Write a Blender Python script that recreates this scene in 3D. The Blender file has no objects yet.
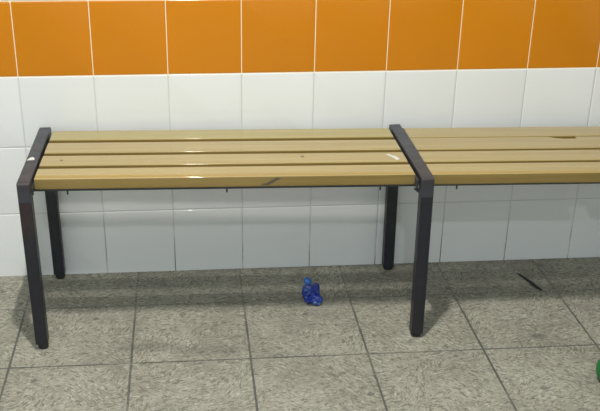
import bpy, bmesh, math, random
from mathutils import Vector, Matrix, noise
random.seed(7)
scene = bpy.context.scene
COL = scene.collection

# ---------------------------------------------------------------- helpers
def link(name, bm, mats, parent=None, smooth=False):
    me = bpy.data.meshes.new(name)
    bm.normal_update()
    bm.to_mesh(me); bm.free()
    for m in (mats if isinstance(mats, (list, tuple)) else [mats]):
        me.materials.append(m)
    if smooth:
        for p in me.polygons: p.use_smooth = True
    o = bpy.data.objects.new(name, me)
    COL.objects.link(o)
    if parent: o.parent = parent
    return o

def tag(o, label, cat, group=None):
    o['label'] = label; o['category'] = cat
    if group: o['group'] = group

def struct(name, bm, mats, smooth=False):
    o = link(name, bm, mats, None, smooth)
    o['kind'] = 'structure'
    return o

def bevel(bm, w, seg=2, edges=None):
    bmesh.ops.bevel(bm, geom=list(edges if edges is not None else bm.edges), offset=w,
                    segments=seg, profile=0.5, affect='EDGES', clamp_overlap=True)

def box(bm, x0, x1, y0, y1, z0, z1):
    r = bmesh.ops.create_cube(bm, size=1)
    bmesh.ops.scale(bm, vec=(x1-x0, y1-y0, z1-z0), verts=r['verts'])
    bmesh.ops.translate(bm, vec=((x0+x1)/2, (y0+y1)/2, (z0+z1)/2), verts=r['verts'])
    return r['verts']

def lathe(bm, prof, seg=24, mat=Matrix()):
    rings = []
    for r, z in prof:
        if r < 1e-6: rings.append([bm.verts.new(mat @ Vector((0, 0, z)))])
        else: rings.append([bm.verts.new(mat @ Vector((r*math.cos(2*math.pi*k/seg), r*math.sin(2*math.pi*k/seg), z))) for k in range(seg)])
    for a, b in zip(rings, rings[1:]):
        for k in range(seg):
            k2 = (k+1) % seg
            if len(a) == 1 and len(b) == 1: continue
            if len(a) == 1: bm.faces.new((a[0], b[k2], b[k]))
            elif len(b) == 1: bm.faces.new((a[k], a[k2], b[0]))
            else: bm.faces.new((a[k], a[k2], b[k2], b[k]))
    bmesh.ops.recalc_face_normals(bm, faces=bm.faces)

# ---------------------------------------------------------------- materials
class N:
    def __init__(self, name):
        self.m = bpy.data.materials.new(name); self.m.use_nodes = True
        self.t = self.m.node_tree; self.n = self.t.nodes
        self.b = self.n['Principled BSDF']
    def put(self, sock, v):
        if v is None: return
        if hasattr(v, 'is_output'): self.t.links.new(v, sock)
        else: sock.default_value = v
    def node(self, typ, ins=None, **kw):
        nd = self.n.new(typ)
        for k, v in kw.items(): setattr(nd, k, v)
        for k, v in (ins or {}).items(): self.put(nd.inputs[k], v)
        return nd
    def math(self, op, a, b=None, c=None, clamp=False):
        nd = self.node('ShaderNodeMath', operation=op, use_clamp=clamp)
        self.put(nd.inputs[0], a); self.put(nd.inputs[1], b); self.put(nd.inputs[2], c)
        return nd.outputs[0]
    def ramp(self, v, a, b, lo=0.0, hi=1.0):
        nd = self.node('ShaderNodeMapRange', {'Value': v, 'From Min': a, 'From Max': b, 'To Min': lo, 'To Max': hi}, interpolation_type='SMOOTHSTEP')
        return nd.outputs[0]
    def mix(self, f, a, b, blend='MIX'):
        nd = self.node('ShaderNodeMix', data_type='RGBA', blend_type=blend)
        self.put(nd.inputs[0], f)
        for s, v in ((nd.inputs[6], a), (nd.inputs[7], b)):
            self.put(s, (*v, 1) if isinstance(v, tuple) and len(v) == 3 else v)
        return nd.outputs[2]
    def noise(self, vec, scale, detail=3, rough=.5, dist=0.0):
        nd = self.node('ShaderNodeTexNoise', {'Vector': vec, 'Scale': scale, 'Detail': detail, 'Roughness': rough, 'Distortion': dist})
        return nd.outputs['Fac']
    def coord(self, scale=(1, 1, 1), rot=(0, 0, 0), loc=(0, 0, 0), which='Object'):
        tc = self.node('ShaderNodeTexCoord')
        mp = self.node('ShaderNodeMapping', {'Vector': tc.outputs[which], 'Scale': scale, 'Rotation': rot, 'Location': loc})
        return mp.outputs[0]
    def xyz(self, v):
        return self.node('ShaderNodeSeparateXYZ', {0: v}).outputs
    def bump(self, h, strength, dist):
        nd = self.node('ShaderNodeBump', {'Height': h, 'Strength': strength, 'Distance': dist})
        self.t.links.new(nd.outputs[0], self.b.inputs['Normal'])
    def set(self, color=None, rough=None, metal=None, spec=None, **kw):
        if color is not None: self.put(self.b.inputs['Base Color'], (*color, 1) if isinstance(color, tuple) else color)
        self.put(self.b.inputs['Roughness'], rough); self.put(self.b.inputs['Metallic'], metal)
        self.put(self.b.inputs['Specular IOR Level'], spec)
        for k, v in kw.items(): self.put(self.b.inputs[k], v)
        return self.m

def glazed(name, ca, cb, rough):
    k = N(name)
    v = k.coord()
    n = k.noise(v, 9, 3)
    geo = k.node('ShaderNodeNewGeometry')
    rnd = geo.outputs['Random Per Island']
    c = k.mix(k.math('ADD', k.math('MULTIPLY', n, .5), k.math('MULTIPLY', rnd, .5)), ca, cb)
    return k.set(c, rough)

M_WHITE = glazed('white_glazed_tile', (.76, .775, .76), (.79, .805, .79), .07)
M_ORANGE = glazed('orange_glazed_tile', (.56, .192, .002), (.61, .212, .002), .12)

k = N('tile_grout')
v = k.coord(); z = k.xyz(v)[2]
dirt = k.math('MULTIPLY', k.ramp(k.noise(v, 14, 3), .38, .60), k.ramp(z, .20, .0), clamp=True)
band = k.math('MULTIPLY', k.math('GREATER_THAN', z, .594), k.math('LESS_THAN', z, .80))
g = k.mix(band, (.60, .62, .60), (.88, .72, .48))
M_GROUT = k.set(k.mix(dirt, g, (.13, .13, .115)), .8)

k = N('plain_white_wall')
M_PLAIN = k.set(k.mix(k.noise(k.coord(), 3, 3), (.74, .75, .74), (.78, .79, .78)), .6)

# floor: grey stone-look tiles with a swirling combed relief and ground-in dirt
k = N('grey_floor_tile')
T = 0.29963
JX, JY = -0.0098, -0.50375
v = k.coord(); X, Y, Z = k.xyz(v)[0:3]
def joint_dist(c, off):
    f = k.math('FRACT', k.math('DIVIDE', k.math('SUBTRACT', c, off - 40*T), T))
    return k.math('MULTIPLY', k.math('MINIMUM', f, k.math('SUBTRACT', 1.0, f)), T)
wob = k.math('MULTIPLY', k.math('SUBTRACT', k.noise(v, 60, 2), .5), .0016)
jd = k.math('ADD', k.math('MINIMUM', joint_dist(X, JX), joint_dist(Y, JY)), wob)
joint = k.ramp(jd, .0015, .0034, 1.0, 0.0)
def cell(c, off): return k.math('FLOOR', k.math('DIVIDE', k.math('SUBTRACT', c, off - 40*T), T))
comb = k.node('ShaderNodeCombineXYZ', {0: cell(X, JX), 1: cell(Y, JY), 2: 0.0})
wn = k.node('ShaderNodeTexWhiteNoise', {'Vector': comb.outputs[0]}, noise_dimensions='3D')
# each tile carries its own fan of brush strokes
off = k.node('ShaderNodeVectorMath', {0: wn.outputs['Color'], 1: (17, 17, 17)}, operation='MULTIPLY')
pv = k.node('ShaderNodeVectorMath', {0: v, 1: off.outputs[0]}, operation='ADD')
def strokes(deg):
    m1 = k.node('ShaderNodeMapping', {'Vector': pv.outputs[0], 'Rotation': (0, 0, math.radians(deg))})
    m2 = k.node('ShaderNodeMapping', {'Vector': m1.outputs[0], 'Scale': (195, 70, 1)})
    return k.noise(m2.outputs[0], 1.0, 3, .6, .9)
sel = k.noise(pv.outputs[0], 6.5, 1)
stroke = k.node('ShaderNodeMix', {0: k.ramp(sel, .40, .47), 2: strokes(20), 3: strokes(75)}).outputs[0]
stroke = k.node('ShaderNodeMix', {0: k.ramp(sel, .53, .60), 2: stroke, 3: strokes(135)}).outputs[0]
fine = k.noise(v, 240, 3, .6)
big = k.noise(v, 5.5, 4, .6)
mid = k.noise(pv.outputs[0], 22, 4, .6, .5)
c = k.mix(k.ramp(big, .3, .7), (.268, .256, .200), (.36, .348, .277))
c = k.mix(k.math('MULTIPLY', k.ramp(stroke, .49, .40), .75), c, (.095, .093, .073))
c = k.mix(k.math('MULTIPLY', k.ramp(stroke, .55, .66), .65), c, (.54, .53, .455))
c = k.mix(k.math('MULTIPLY', k.ramp(fine, .50, .36), .4), c, (.15, .15, .125))
c = k.mix(k.math('MULTIPLY', k.ramp(mid, .52, .68), .5), c, (.20, .19, .155))
c = k.mix(k.math('MULTIPLY', k.math('SUBTRACT', wn.outputs['Value'], .5), .2, clamp=True), c, (.2, .2, .17))
# single stains where the photograph has them
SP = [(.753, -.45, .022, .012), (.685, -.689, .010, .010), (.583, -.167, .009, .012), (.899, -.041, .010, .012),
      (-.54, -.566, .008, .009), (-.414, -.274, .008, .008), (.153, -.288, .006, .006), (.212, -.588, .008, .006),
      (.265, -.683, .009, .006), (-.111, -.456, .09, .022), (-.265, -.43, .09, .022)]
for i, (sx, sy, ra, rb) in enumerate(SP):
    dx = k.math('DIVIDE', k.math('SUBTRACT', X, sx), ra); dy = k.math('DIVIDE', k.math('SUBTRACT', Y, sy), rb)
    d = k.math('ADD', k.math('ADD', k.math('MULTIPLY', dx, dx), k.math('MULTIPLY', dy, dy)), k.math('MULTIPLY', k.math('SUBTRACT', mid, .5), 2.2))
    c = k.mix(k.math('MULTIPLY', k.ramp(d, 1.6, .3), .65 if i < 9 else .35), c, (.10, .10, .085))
jw = k.math('MULTIPLY', k.ramp(Y, -.19, -.32, .35, 1.0), k.ramp(k.noise(v, 9, 2), .3, .6, .55, 1.0))
c = k.mix(k.math('MULTIPLY', k.math('MULTIPLY', joint, jw), .9), c, (.075, .08, .07))
h = k.math('SUBTRACT', k.math('MULTIPLY', stroke, .5), k.math('MULTIPLY', joint, .8))
k.bump(h, .8, .003)
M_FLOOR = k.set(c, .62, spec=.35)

# slats: tan wood-look with fine grain along the length
def slat_mat(name, ca, cb):
    k = N(name)
    oi = k.node('ShaderNodeObjectInfo')
    v = k.coord(scale=(2.2, 75, 75))
    sh = k.node('ShaderNodeVectorMath', {0: v, 1: k.node('ShaderNodeCombineXYZ', {0: k.math('MULTIPLY', oi.outputs['Random'], 50.0)}).outputs[0]}, operation='ADD')
    g1 = k.noise(sh.outputs[0], 1.0, 3, .55, .3)
    c = k.mix(k.ramp(g1, .3, .7), ca, cb)
    g2 = k.noise(k.coord(), 3.0, 2)
    c = k.mix(k.math('MULTIPLY', k.ramp(g2, .5, .75), .25), c, (.36, .258, .105))
    k.bump(g1, .12, .0006)
    k.put(k.b.inputs['Coat Weight'], .8); k.put(k.b.inputs['Coat Roughness'], .035)
    return k.set(c, .45, spec=.3)
M_SLAT = slat_mat('tan_slat', (.330, .245, .082), (.388, .298, .110))
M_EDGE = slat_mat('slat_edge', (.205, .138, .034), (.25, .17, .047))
M_SLATB = slat_mat('olive_tan_slat', (.328, .258, .072), (.376, .305, .096))

# frame: black paint worn to rust at the corners
def frame_mat(name, ymask, zmask, amount, base=(.012, .012, .018)):
    k = N(name)
    v = k.coord(); x, y, z = k.xyz(v)[0:3]
    n = k.noise(v, 38, 4, .65)
    n2 = k.noise(v, 150, 2, .6)
    near = k.math('MULTIPLY', k.ramp(y, *ymask), k.ramp(z, *zmask))
    worn = k.math('MULTIPLY', k.ramp(k.math('ADD', n, k.math('MULTIPLY', near, .32)), .60, .80), near, clamp=True)
    c = k.mix(k.math('MULTIPLY', worn, amount), base, (.040, .019, .016))
    c = k.mix(k.math('MULTIPLY', k.ramp(n2, .68, .78), .35), c, (.16, .16, .16))
    k.bump(n2, .15, .0005)
    return k.set(c, k.ramp(n, .3, .7, .36, .48), spec=.5)
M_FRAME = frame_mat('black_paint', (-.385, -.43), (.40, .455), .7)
M_RUSTY = frame_mat('worn_black_paint', (-.30, -.40), (.25, .36), .55)
M_TOPBAR = frame_mat('toplit_black_paint', (-.385, -.43), (.40, .455), .6, (.034, .037, .046))  # lighter base paints overhead light into the bar's colour; corner rust is wear
M_STEEL = N('dark_steel').set((.035, .035, .038), .5)
M_RUBBER = N('black_rubber').set((.016, .016, .018), .7)
M_CHIP = N('white_chip').set((.62, .62, .60), .6)
M_SCUFF = N('dark_scuff').set((.17, .135, .07), .6)

# ---------------------------------------------------------------- room
GAPZ = 0.0
X0, X1, YF, ZC = -2.2, 2.6, -4.4, 2.62
def plane(name, pts, mat):
    bm = bmesh.new(); bm.faces.new([bm.verts.new(p) for p in pts]); return struct(name, bm, mat)
def slab(name, x0, x1, y0, y1, z0, z1, mat):
    bm = bmesh.new(); box(bm, x0, x1, y0, y1, z0, z1); return struct(name, bm, mat)
slab('floor', X0, X1, YF, 0.05, -.06, 0, M_FLOOR)
slab('ceiling', X0, X1, YF, 0.05, ZC, ZC+.06, M_PLAIN)
slab('wall_left', X0-.06, X0, YF, 0.05, -.06, ZC+.06, M_PLAIN)
slab('wall_right', X1, X1+.06, YF, 0.05, -.06, ZC+.06, M_PLAIN)
slab('wall_front', X0-.06, X1+.06, YF-.06, YF, -.06, ZC+.06, M_PLAIN)

# tiled wall: every tile has its own pillowed edge; the grout bed lies 1.4 mm behind the face
bm = bmesh.new()
TW, H0 = 0.2, -0.0033
RINGS = [(.0012, .0014), (.0014, .0007), (.0024, .0002), (.0042, 0.0)]   # inset, depth behind the face
rowz = [H0 + TW*r for r in range(14)]
for r in range(13):
    z0, z1 = rowz[r], min(rowz[r+1], ZC)
    if z1 - z0 < .03: continue
    mi = 1 if r == 3 else 0
    for cix in range(-11, 13):
        x0, x1 = cix*TW, (cix+1)*TW
        tx, tz = random.uniform(-1, 1)*.0012, random.uniform(-1, 1)*.0012
        cx, cz = (x0+x1)/2, (z0+z1)/2
        rings = []
        for ins, dep in RINGS:
            ring = []
            a0, a1, b0, b1 = x0+ins, x1-ins, z0+ins, z1-ins
            C_, D_ = .0008, .004
            for sx, sz in ((a0+C_, b0), (a0+D_, b0), (a1-D_, b0), (a1-C_, b0), (a1, b0+C_), (a1, b0+D_), (a1, b1-D_), (a1, b1-C_),
                           (a1-C_, b1), (a1-D_, b1), (a0+D_, b1), (a0+C_, b1), (a0, b1-C_), (a0, b1-D_), (a0, b0+D_), (a0, b0+C_)):
                ring.append(bm.verts.new((sx, dep + (sx-cx)*tx + (sz-cz)*tz, sz)))
            rings.append(ring)
        for a, b in zip(rings, rings[1:]):
            for q in range(16):
                f = bm.faces.new((a[q], a[(q+1) % 16], b[(q+1) % 16], b[q])); f.material_index = mi; f.smooth = True
        f = bm.faces.new(rings[-1]); f.material_index = mi; f.smooth = True
vs = box(bm, X0, X1, .0011, .06, -.06, ZC)
for f in {f for q in vs for f in q.link_faces}: f.material_index = 2
struct('wall_back', bm, [M_WHITE, M_ORANGE, M_GROUT])

# ---------------------------------------------------------------- bench
bench = bpy.data.objects.new('slatted_bench', None); COL.objects.link(bench)
YAW, ROLL = math.radians(-.65), math.radians(.47)     # the bench stands slightly askew and slopes to the right
LEAN, TWIST = math.radians(-.5), math.radians(.5)
bench.rotation_euler = (0, 0, YAW)
bench.location = (-.5540, -.006, 0.004)
tag(bench, 'long changing-room bench of tan slats on black square-tube frames along the tiled wall', 'bench')
ZT = .4535            # top of the frames
DEP = .420            # depth of a frame
TB = .031             # tube width
PITCH = .9710

def u_bar(parent, mat):
    # square tube bent down at both ends
    bm = bmesh.new()
    R = .007
    path = [(-DEP+TB/2, ZT-.048, 0)]
    pts = []
    yo, zo = -DEP, ZT
    outer = [(yo, ZT-.050)] + [(yo+R-R*math.cos(a), zo-R+R*math.sin(a)) for a in [math.pi/2*i/5 for i in range(6)]]
    outer += [(-R+R*math.sin(a), zo-R+R*math.cos(a)) for a in [math.pi/2*i/5 for i in range(6)]] + [(0, ZT-.050)]
    r = .002
    inner = [(yo+TB, ZT-.050)] + [(yo+TB+r-r*math.cos(a), zo-TB-r+r*math.sin(a)) for a in [math.pi/2*i/5 for i in range(6)]]
    inner += [(-TB-r+r*math.sin(a), zo-TB-r+r*math.cos(a)) for a in [math.pi/2*i/5 for i in range(6)]] + [(-TB, ZT-.050)]
    rings = []
    for o_, i_ in zip(outer, inner):
        rings.append([bm.verts.new((0, o_[0], o_[1])), bm.verts.new((TB, o_[0], o_[1])), bm.verts.new((TB, i_[0], i_[1])), bm.verts.new((0, i_[0], i_[1]))])
    for a, b in zip(rings, rings[1:]):
        for q in range(4): bm.faces.new((a[q], b[q], b[(q+1) % 4], a[(q+1) % 4]))
    bm.faces.new(rings[0]); bm.faces.new(list(reversed(rings[-1])))
    bmesh.ops.recalc_face_normals(bm, faces=bm.faces)
    long_edges = [e for e in bm.edges if abs(e.verts[0].co.x-e.verts[1].co.x) < 1e-6 and
                  any(e.verts[0] in rg and e.verts[1] not in rg for rg in rings)]
    bevel(bm, .0025, 2, long_edges)
    return link('frame_bar', bm, mat, parent)

def seat_fix(o):                       # slats and rails follow the slope of the seat
    o.rotation_euler = (0, ROLL, 0); o.location.x = -.007
    return o

def frame(x, mats, rubber_len):
    drop = -x*math.tan(ROLL)
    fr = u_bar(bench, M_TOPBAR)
    fr.location = (x, 0, drop); fr.rotation_euler = (0, LEAN, TWIST)
    for y1, mt in ((-DEP, mats), (-TB, M_FRAME)):
        zb = rubber_len - (bench.location.z + drop)
        bm = bmesh.new()
        box(bm, .0, TB, y1, y1+TB, zb, ZT-.0502)
        bevel(bm, .0025, 2, [e for e in bm.edges if abs(e.verts[0].co.z-e.verts[1].co.z) > .1])
        lg = link('leg', bm, mt, bench); lg.location = (x, 0, drop); lg.rotation_euler = (0, LEAN, TWIST)
        bm = bmesh.new()
        h = rubber_len - .0003
        lathe(bm, [(0, -h), (.010, -h), (.0125, -h+.0025), (.0135, -h*.45), (.0128, -.002), (.0128, .004), (0, .004)], 20)
        bmesh.ops.translate(bm, vec=(TB/2+.001, y1+TB/2, zb), verts=bm.verts)
        foot = link('foot', bm, M_RUBBER, lg, True)
    return fr

fr0 = frame(.0025, M_RUSTY, .018)
fr1 = frame(PITCH, M_FRAME, .013)
fr2 = frame(2*PITCH, M_FRAME, .012)

# slats: rounded plank profile swept along the bench, some with a chipped edge
ZS = ZT - .004
TH = .028
M_RAW = N('broken_edge').set((.13, .09, .035), .8)
def slat(xa, xb, yb, yf, mat, notch=None):
    bm = bmesh.new()
    r = .0030
    xs = [xa, xa+.001]
    if notch:
        n0, n1, nd = notch
        L = n1-n0
        xs += [n0-.001, n0, n0+L*.25, n0+L*.5, n0+L*.75, n1-.0015, n1, n1+.001]
    xs += [xb-.001, xb]
    rings = []
    for x in xs:
        e = .001 if x in (xa, xb) else 0
        dn = 0
        if notch and notch[0] < x < notch[1]:
            dn = notch[2]*min(1, .15+(x-notch[0])/(notch[1]-notch[0])*2.2)
        y0, y1, z0, z1 = yf+e, yb-e, ZS-TH+e, ZS-e
        P = []
        for (cy, cz, a0) in ((y0+r, z0+r, 180), (y1-r, z0+r, 270), (y1-r, z1-r, 0), (y0+r, z1-r, 90)):
            for s in range(4):
                a = math.radians(a0+30*s)
                ex = -dn if a0 == 0 else 0
                P.append(bm.verts.new((x, cy+ex+r*math.cos(a), cz+r*math.sin(a))))
        rings.append(P)
    n = len(rings[0])
    for a, b in zip(rings, rings[1:]):
        for q in range(n):
            f = bm.faces.new((a[q], b[q], b[(q+1) % n], a[(q+1) % n])); f.smooth = True
    bm.faces.new(rings[0]); bm.faces.new(list(reversed(rings[-1])))
    bmesh.ops.recalc_face_normals(bm, faces=bm.faces)
    bm.normal_update()
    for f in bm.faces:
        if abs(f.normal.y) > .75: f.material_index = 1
        c = f.calc_center_median()
        if notch and notch[0]-.001 < c.x < notch[1]+.001 and f.normal.y > .3 and c.y > (yb+yf)/2 and c.z > ZS-TH+.002: f.material_index = 2
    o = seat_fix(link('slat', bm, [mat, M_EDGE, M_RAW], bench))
    md = o.modifiers.new('normals', 'WEIGHTED_NORMAL'); md.keep_sharp = True
    return o

YS = [(-.024, -.0985), (-.1205, -.1995), (-.2195, -.2910), (-.3105, -.381)]
YS2 = [(-.026, -.1055), (-.1105, -.2030), (-.2165, -.2945), (-.3090, -.384)]
sl = []
for (yb, yf), m in zip(YS, (M_SLATB, M_SLAT, M_SLAT, M_SLAT)):
    sl.append(slat(TB+.010, PITCH-.006, yb, yf, m))
sr = []
for i, (yb, yf) in enumerate(YS2):
    sr.append(slat(PITCH+TB+.005, 2*PITCH-.004, yb, yf, M_SLAT, notch=(1.392, 1.468, .016) if i == 1 else None))

# steel rails the slats are screwed to, with bolt ends below
def rail(xa, xb, y0, y1):
    bm = bmesh.new(); box(bm, xa, xb, y0, y1, ZS-TH-.0055, ZS-TH); bevel(bm, .0008, 1)
    return seat_fix(link('support_rail', bm, M_STEEL, bench))
for xa, xb in ((TB, PITCH), (PITCH+TB, 2*PITCH)):
    rail(xa, xb, -.378, -.348); rail(xa, xb, -.058, -.028)
for x in (.117, .502, .882, 1.075, 1.45, 1.84):
    bm = bmesh.new(); lathe(bm, [(0, 0), (.0022, 0), (.0022, -.010), (.0015, -.0115), (0, -.0115)], 10)
    bmesh.ops.translate(bm, vec=(x, -.372, ZS-TH-.0055), verts=bm.verts)
    seat_fix(link('bolt', bm, M_STEEL, bench, True))
# triangular gussets welded between rail and frame
def gusset(x, s):
    bm = bmesh.new()
    za, zb = ZS-TH-.0055, ZS-TH-.018
    prof = [(x-s*.004, za), (x+s*.009, za), (x+s*.008, za-.003), (x-s*.004, zb)]
    a = [bm.verts.new((p[0], -.392, p[1])) for p in prof]; b = [bm.verts.new((p[0], -.388, p[1])) for p in prof]
    bm.faces.new(a); bm.faces.new(list(reversed(b)))
    for q in range(4): bm.faces.new((a[q], b[q], b[(q+1) % 4], a[(q+1) % 4]))
    bmesh.ops.recalc_face_normals(bm, faces=bm.faces)
    seat_fix(link('gusset', bm, M_STEEL, bench))
gusset(TB, 1); gusset(PITCH, -1); gusset(2*PITCH, -1)
# thin angle strips between the frames and the slat ends
for xa, xb, dz in ((TB+.002, TB+.009, .020), (PITCH-.006, PITCH, .012), (PITCH+TB, PITCH+TB+.0045, .003), (2*PITCH-.004, 2*PITCH, .012)):
    bm = bmesh.new(); box(bm, xa, xb, -.400, -.030, ZT-.034, ZT-dz); bevel(bm, .0006, 1)
    seat_fix(link('edge_strip', bm, M_STEEL, bench))

# chips and scuffs in the paint, as thin flakes
def flake(name, parent, pts, z, mat, th=.0004):
    bm = bmesh.new()
    t = [bm.verts.new((x, y, z+th)) for x, y in pts]; b = [bm.verts.new((x, y, z)) for x, y in pts]
    bm.faces.new(t); bm.faces.new(list(reversed(b)))
    n = len(pts)
    for q in range(n): bm.faces.new((b[q], b[(q+1) % n], t[(q+1) % n], t[q]))
    bmesh.ops.recalc_face_normals(bm, faces=bm.faces)
    return link(name, bm, mat, parent)
CAM_LOC = Vector((-0.14787124, -2.5831613, 1.30566705))
w = flake('paint_chip', fr0, [(.0030, -.264), (.0215, -.262), (.0205, -.250), (.0150, -.241), (.0100, -.243), (.0060, -.253)], ZT, M_CHIP)
w['label'] = 'white chip in the black paint'
w = flake('paint_chip', sl[2], [(.918, -.238), (.926, -.237), (.934, -.248), (.943, -.257), (.948, -.274), (.938, -.281), (.935, -.268), (.927, -.252)], ZS, M_CHIP)
w['label'] = 'white paint smear'
flake('scuff', sl[2], [(.694, -.243), (.703, -.241), (.705, -.249), (.697, -.252)], ZS, M_SCUFF)
flake('scuff', sl[2], [(.087, -.253), (.094, -.250), (.096, -.258), (.090, -.260)], ZS, M_SCUFF)
# scuff on the front edge of the front slat
bm = bmesh.new()
P = [(.586, .0045), (.604, .0050), (.622, .0150), (.634, .0225), (.622, .0235), (.612, .0180), (.600, .0105), (.588, .0080)]
a = [bm.verts.new((x, -.3811-.0004, ZS-TH+z)) for x, z in P]; b = [bm.verts.new((x, -.381, ZS-TH+z)) for x, z in P]
bm.faces.new(a); bm.faces.new(list(reversed(b)))
for q in range(len(P)): bm.faces.new((a[q], b[q], b[(q+1) % len(P)], a[(q+1) % len(P)]))
bmesh.ops.recalc_face_normals(bm, faces=bm.faces)
link('scuff', bm, N('grey_scuff').set((.085, .072, .045), .6), sl[3])

# ---------------------------------------------------------------- things on the floor
# crumpled blue wrapper
wr = bpy.data.objects.new('crumpled_wrapper', None); COL.objects.link(wr)
wr.location = (.178, -.228, 0)
tag(wr, 'small crumpled shiny blue plastic wrapper lying on the floor under the bench', 'wrapper')
def crumple(name, blobs, mat, seed, amp, cut):
    bm = bmesh.new()
    for (x, y, z, rx, ry, rz) in blobs:
        r = bmesh.ops.create_icosphere(bm, subdivisions=3, radius=1)
        bmesh.ops.scale(bm, vec=(rx, ry, rz), verts=r['verts'])
        bmesh.ops.translate(bm, vec=(x, y, z), verts=r['verts'])
    me = bpy.data.meshes.new('tmp'); bm.to_mesh(me); bm.free()
    o = bpy.data.objects.new('tmp', me); COL.objects.link(o)
    rm = o.modifiers.new('r', 'REMESH'); rm.mode = 'VOXEL'; rm.voxel_size = .0028
    dg = bpy.context.evaluated_depsgraph_get(); dg.update()
    bm = bmesh.new(); bm.from_mesh(o.evaluated_get(dg).to_mesh())
    bpy.data.objects.remove(o); bpy.data.meshes.remove(me)
    bm.normal_update()
    sv = Vector((seed*3.1, seed*1.7, seed))
    mv = []
    for q in bm.verts:
        p = q.co*38+sv
        d = 1-2*abs(noise.noise(p)) + .5*(1-2*abs(noise.noise(p*2.1)))
        mv.append(q.co + q.normal*(d-.75)*amp)
    for q, co in zip(bm.verts, mv): q.co = co; q.co.z = max(q.co.z, .0004)
    bmesh.ops.triangulate(bm, faces=bm.faces)
    o = link(name, bm, mat, wr)
    dm = o.modifiers.new('facets', 'DECIMATE'); dm.ratio = cut
    return o
k = N('blue_film')
n = k.noise(k.coord(), 60, 3)
M_BLUE = k.set(k.mix(k.ramp(n, .55, .72), (.004, .026, .25), (.12, .24, .46)), .16, spec=.7)
M_LBLUE = N('light_blue_film').set((.028, .13, .42), .3, spec=.6)
crumple('wrapper_body', [(-.003, .004, .030, .021, .014, .024), (.013, .004, .040, .0125, .011, .018), (.009, -.008, .015, .020, .015, .0145),
                         (-.012, .002, .044, .011, .010, .013), (.000, .000, .012, .018, .014, .012), (.008, .003, .026, .014, .012, .012)], M_BLUE, 3, .007, .10)
tp = crumple('wrapper_end', [(-.0105, .010, .0655, .0120, .011, .0115), (-.009, .008, .052, .007, .007, .009)], M_LBLUE, 5, .002, .35)
tp['label'] = 'lighter blue bulging end'

# green bottle lying at the right
gb = bpy.data.objects.new('green_bottle', None); COL.objects.link(gb)
gb.location = (.819, -.682, .034)
gb.rotation_euler = (0, math.radians(90), math.radians(8))
tag(gb, 'shiny green rounded plastic bottle at the right edge, only its base end showing', 'bottle')
bm = bmesh.new()
lathe(bm, [(0, 0), (.012, .001), (.022, .005), (.030, .010), (.0335, .018), (.034, .030), (.034, .12), (.031, .135), (.022, .155), (.0135, .170), (.0125, .19), (0, .19)], 32)
link('bottle_body', bm, N('green_plastic').set((.002, .165, .030), .32), gb, True)
bm = bmesh.new()
lathe(bm, [(0, .182), (.0152, .182), (.0152, .203), (.0135, .205), (0, .205)], 24)
link('cap', bm, N('dark_green_cap').set((.003, .10, .02), .4), gb, True)

# black stick by the wall
bm = bmesh.new()
A, B = Vector((.811, -.093, 0)), Vector((.849, -.202, 0))
pts = [(0, .0022), (.12, .0038), (.3, .0054), (.5, .0062), (.7, .0062), (.9, .0054), (1, .0036)]
rings = []
d = (B-A).normalized(); s = Vector((-d.y, d.x, 0))
for t, r in pts:
    c = A.lerp(B, t) + s*.002*math.sin(t*5.5)
    rings.append([bm.verts.new(c + s*r*math.cos(a) + Vector((0, 0, .0024 + .0021*(r/.0062)*math.sin(a)))) for a in [2*math.pi*q/10 for q in range(10)]])
for a, b in zip(rings, rings[1:]):
    for q in range(10): bm.faces.new((a[q], a[(q+1) % 10], b[(q+1) % 10], b[q]))
bm.faces.new(rings[0]); bm.faces.new(list(reversed(rings[-1])))
for q in bm.verts: q.co.z = max(0.0002, q.co.z-.0003)
bmesh.ops.recalc_face_normals(bm, faces=bm.faces)
st = link('black_stick', bm, N('black_plastic').set((.010, .010, .012), .55), None, True)
cen = (A+B)/2
for q in st.data.vertices: q.co -= cen
st.location = cen
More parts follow.
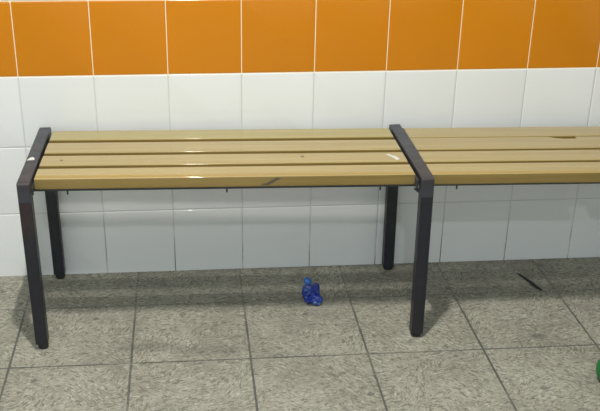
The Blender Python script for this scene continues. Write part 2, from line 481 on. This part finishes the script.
tag(st, 'thin black stick on the floor by the wall under the right half of the bench', 'stick')

# ---------------------------------------------------------------- light
def lamp(name, loc, sx, sy, power, color, target=None):
    l = bpy.data.lights.new(name, 'AREA'); l.shape = 'RECTANGLE'; l.size = sx; l.size_y = sy
    l.energy = power; l.color = color
    o = bpy.data.objects.new(name, l); COL.objects.link(o); o.location = loc
    return o
lamp('ceiling_lamp', (-.15, -1.20, ZC-.03), .05, .20, 50, (1, .97, .92))
lamp('ceiling_lamp', (-.14, -3.50, ZC-.03), .10, .10, 26, (.86, .94, 1))
wl = lamp('window_light', (-.6, YF+.02, 1.55), 2.4, 1.3, 15, (.70, .86, 1))
wl.rotation_euler = (math.radians(90), 0, 0)
w = bpy.data.worlds.new('World'); scene.world = w; w.use_nodes = True
w.node_tree.nodes['Background'].inputs[0].default_value = (.8, .88, 1, 1)
w.node_tree.nodes['Background'].inputs[1].default_value = .3

# ---------------------------------------------------------------- camera
pi_, ya, ro = 0.44077612, 0.09047684, 0.00837423
fw = Vector((math.sin(ya)*math.cos(pi_), math.cos(ya)*math.cos(pi_), -math.sin(pi_)))
rr = fw.cross(Vector((0, 0, 1))).normalized(); uu = rr.cross(fw)
r2 = math.cos(ro)*rr + math.sin(ro)*uu; u2 = -math.sin(ro)*rr + math.cos(ro)*uu
cd = bpy.data.cameras.new('Camera'); cam = bpy.data.objects.new('Camera', cd); COL.objects.link(cam)
cam.matrix_world = Matrix(((r2.x, u2.x, -fw.x, CAM_LOC.x), (r2.y, u2.y, -fw.y, CAM_LOC.y), (r2.z, u2.z, -fw.z, CAM_LOC.z), (0, 0, 0, 1)))
cd.sensor_fit = 'HORIZONTAL'; cd.sensor_width = 36; cd.lens = 1.61301272*36
cd.shift_x = 0.04701716; cd.shift_y = 0.06220545
cd.clip_start = .01
scene.camera = cam
vs_ = scene.view_settings
vs_.view_transform = 'Standard'; vs_.look = 'None'; vs_.gamma = 1; vs_.exposure = 0.20
vs_.use_curve_mapping = False
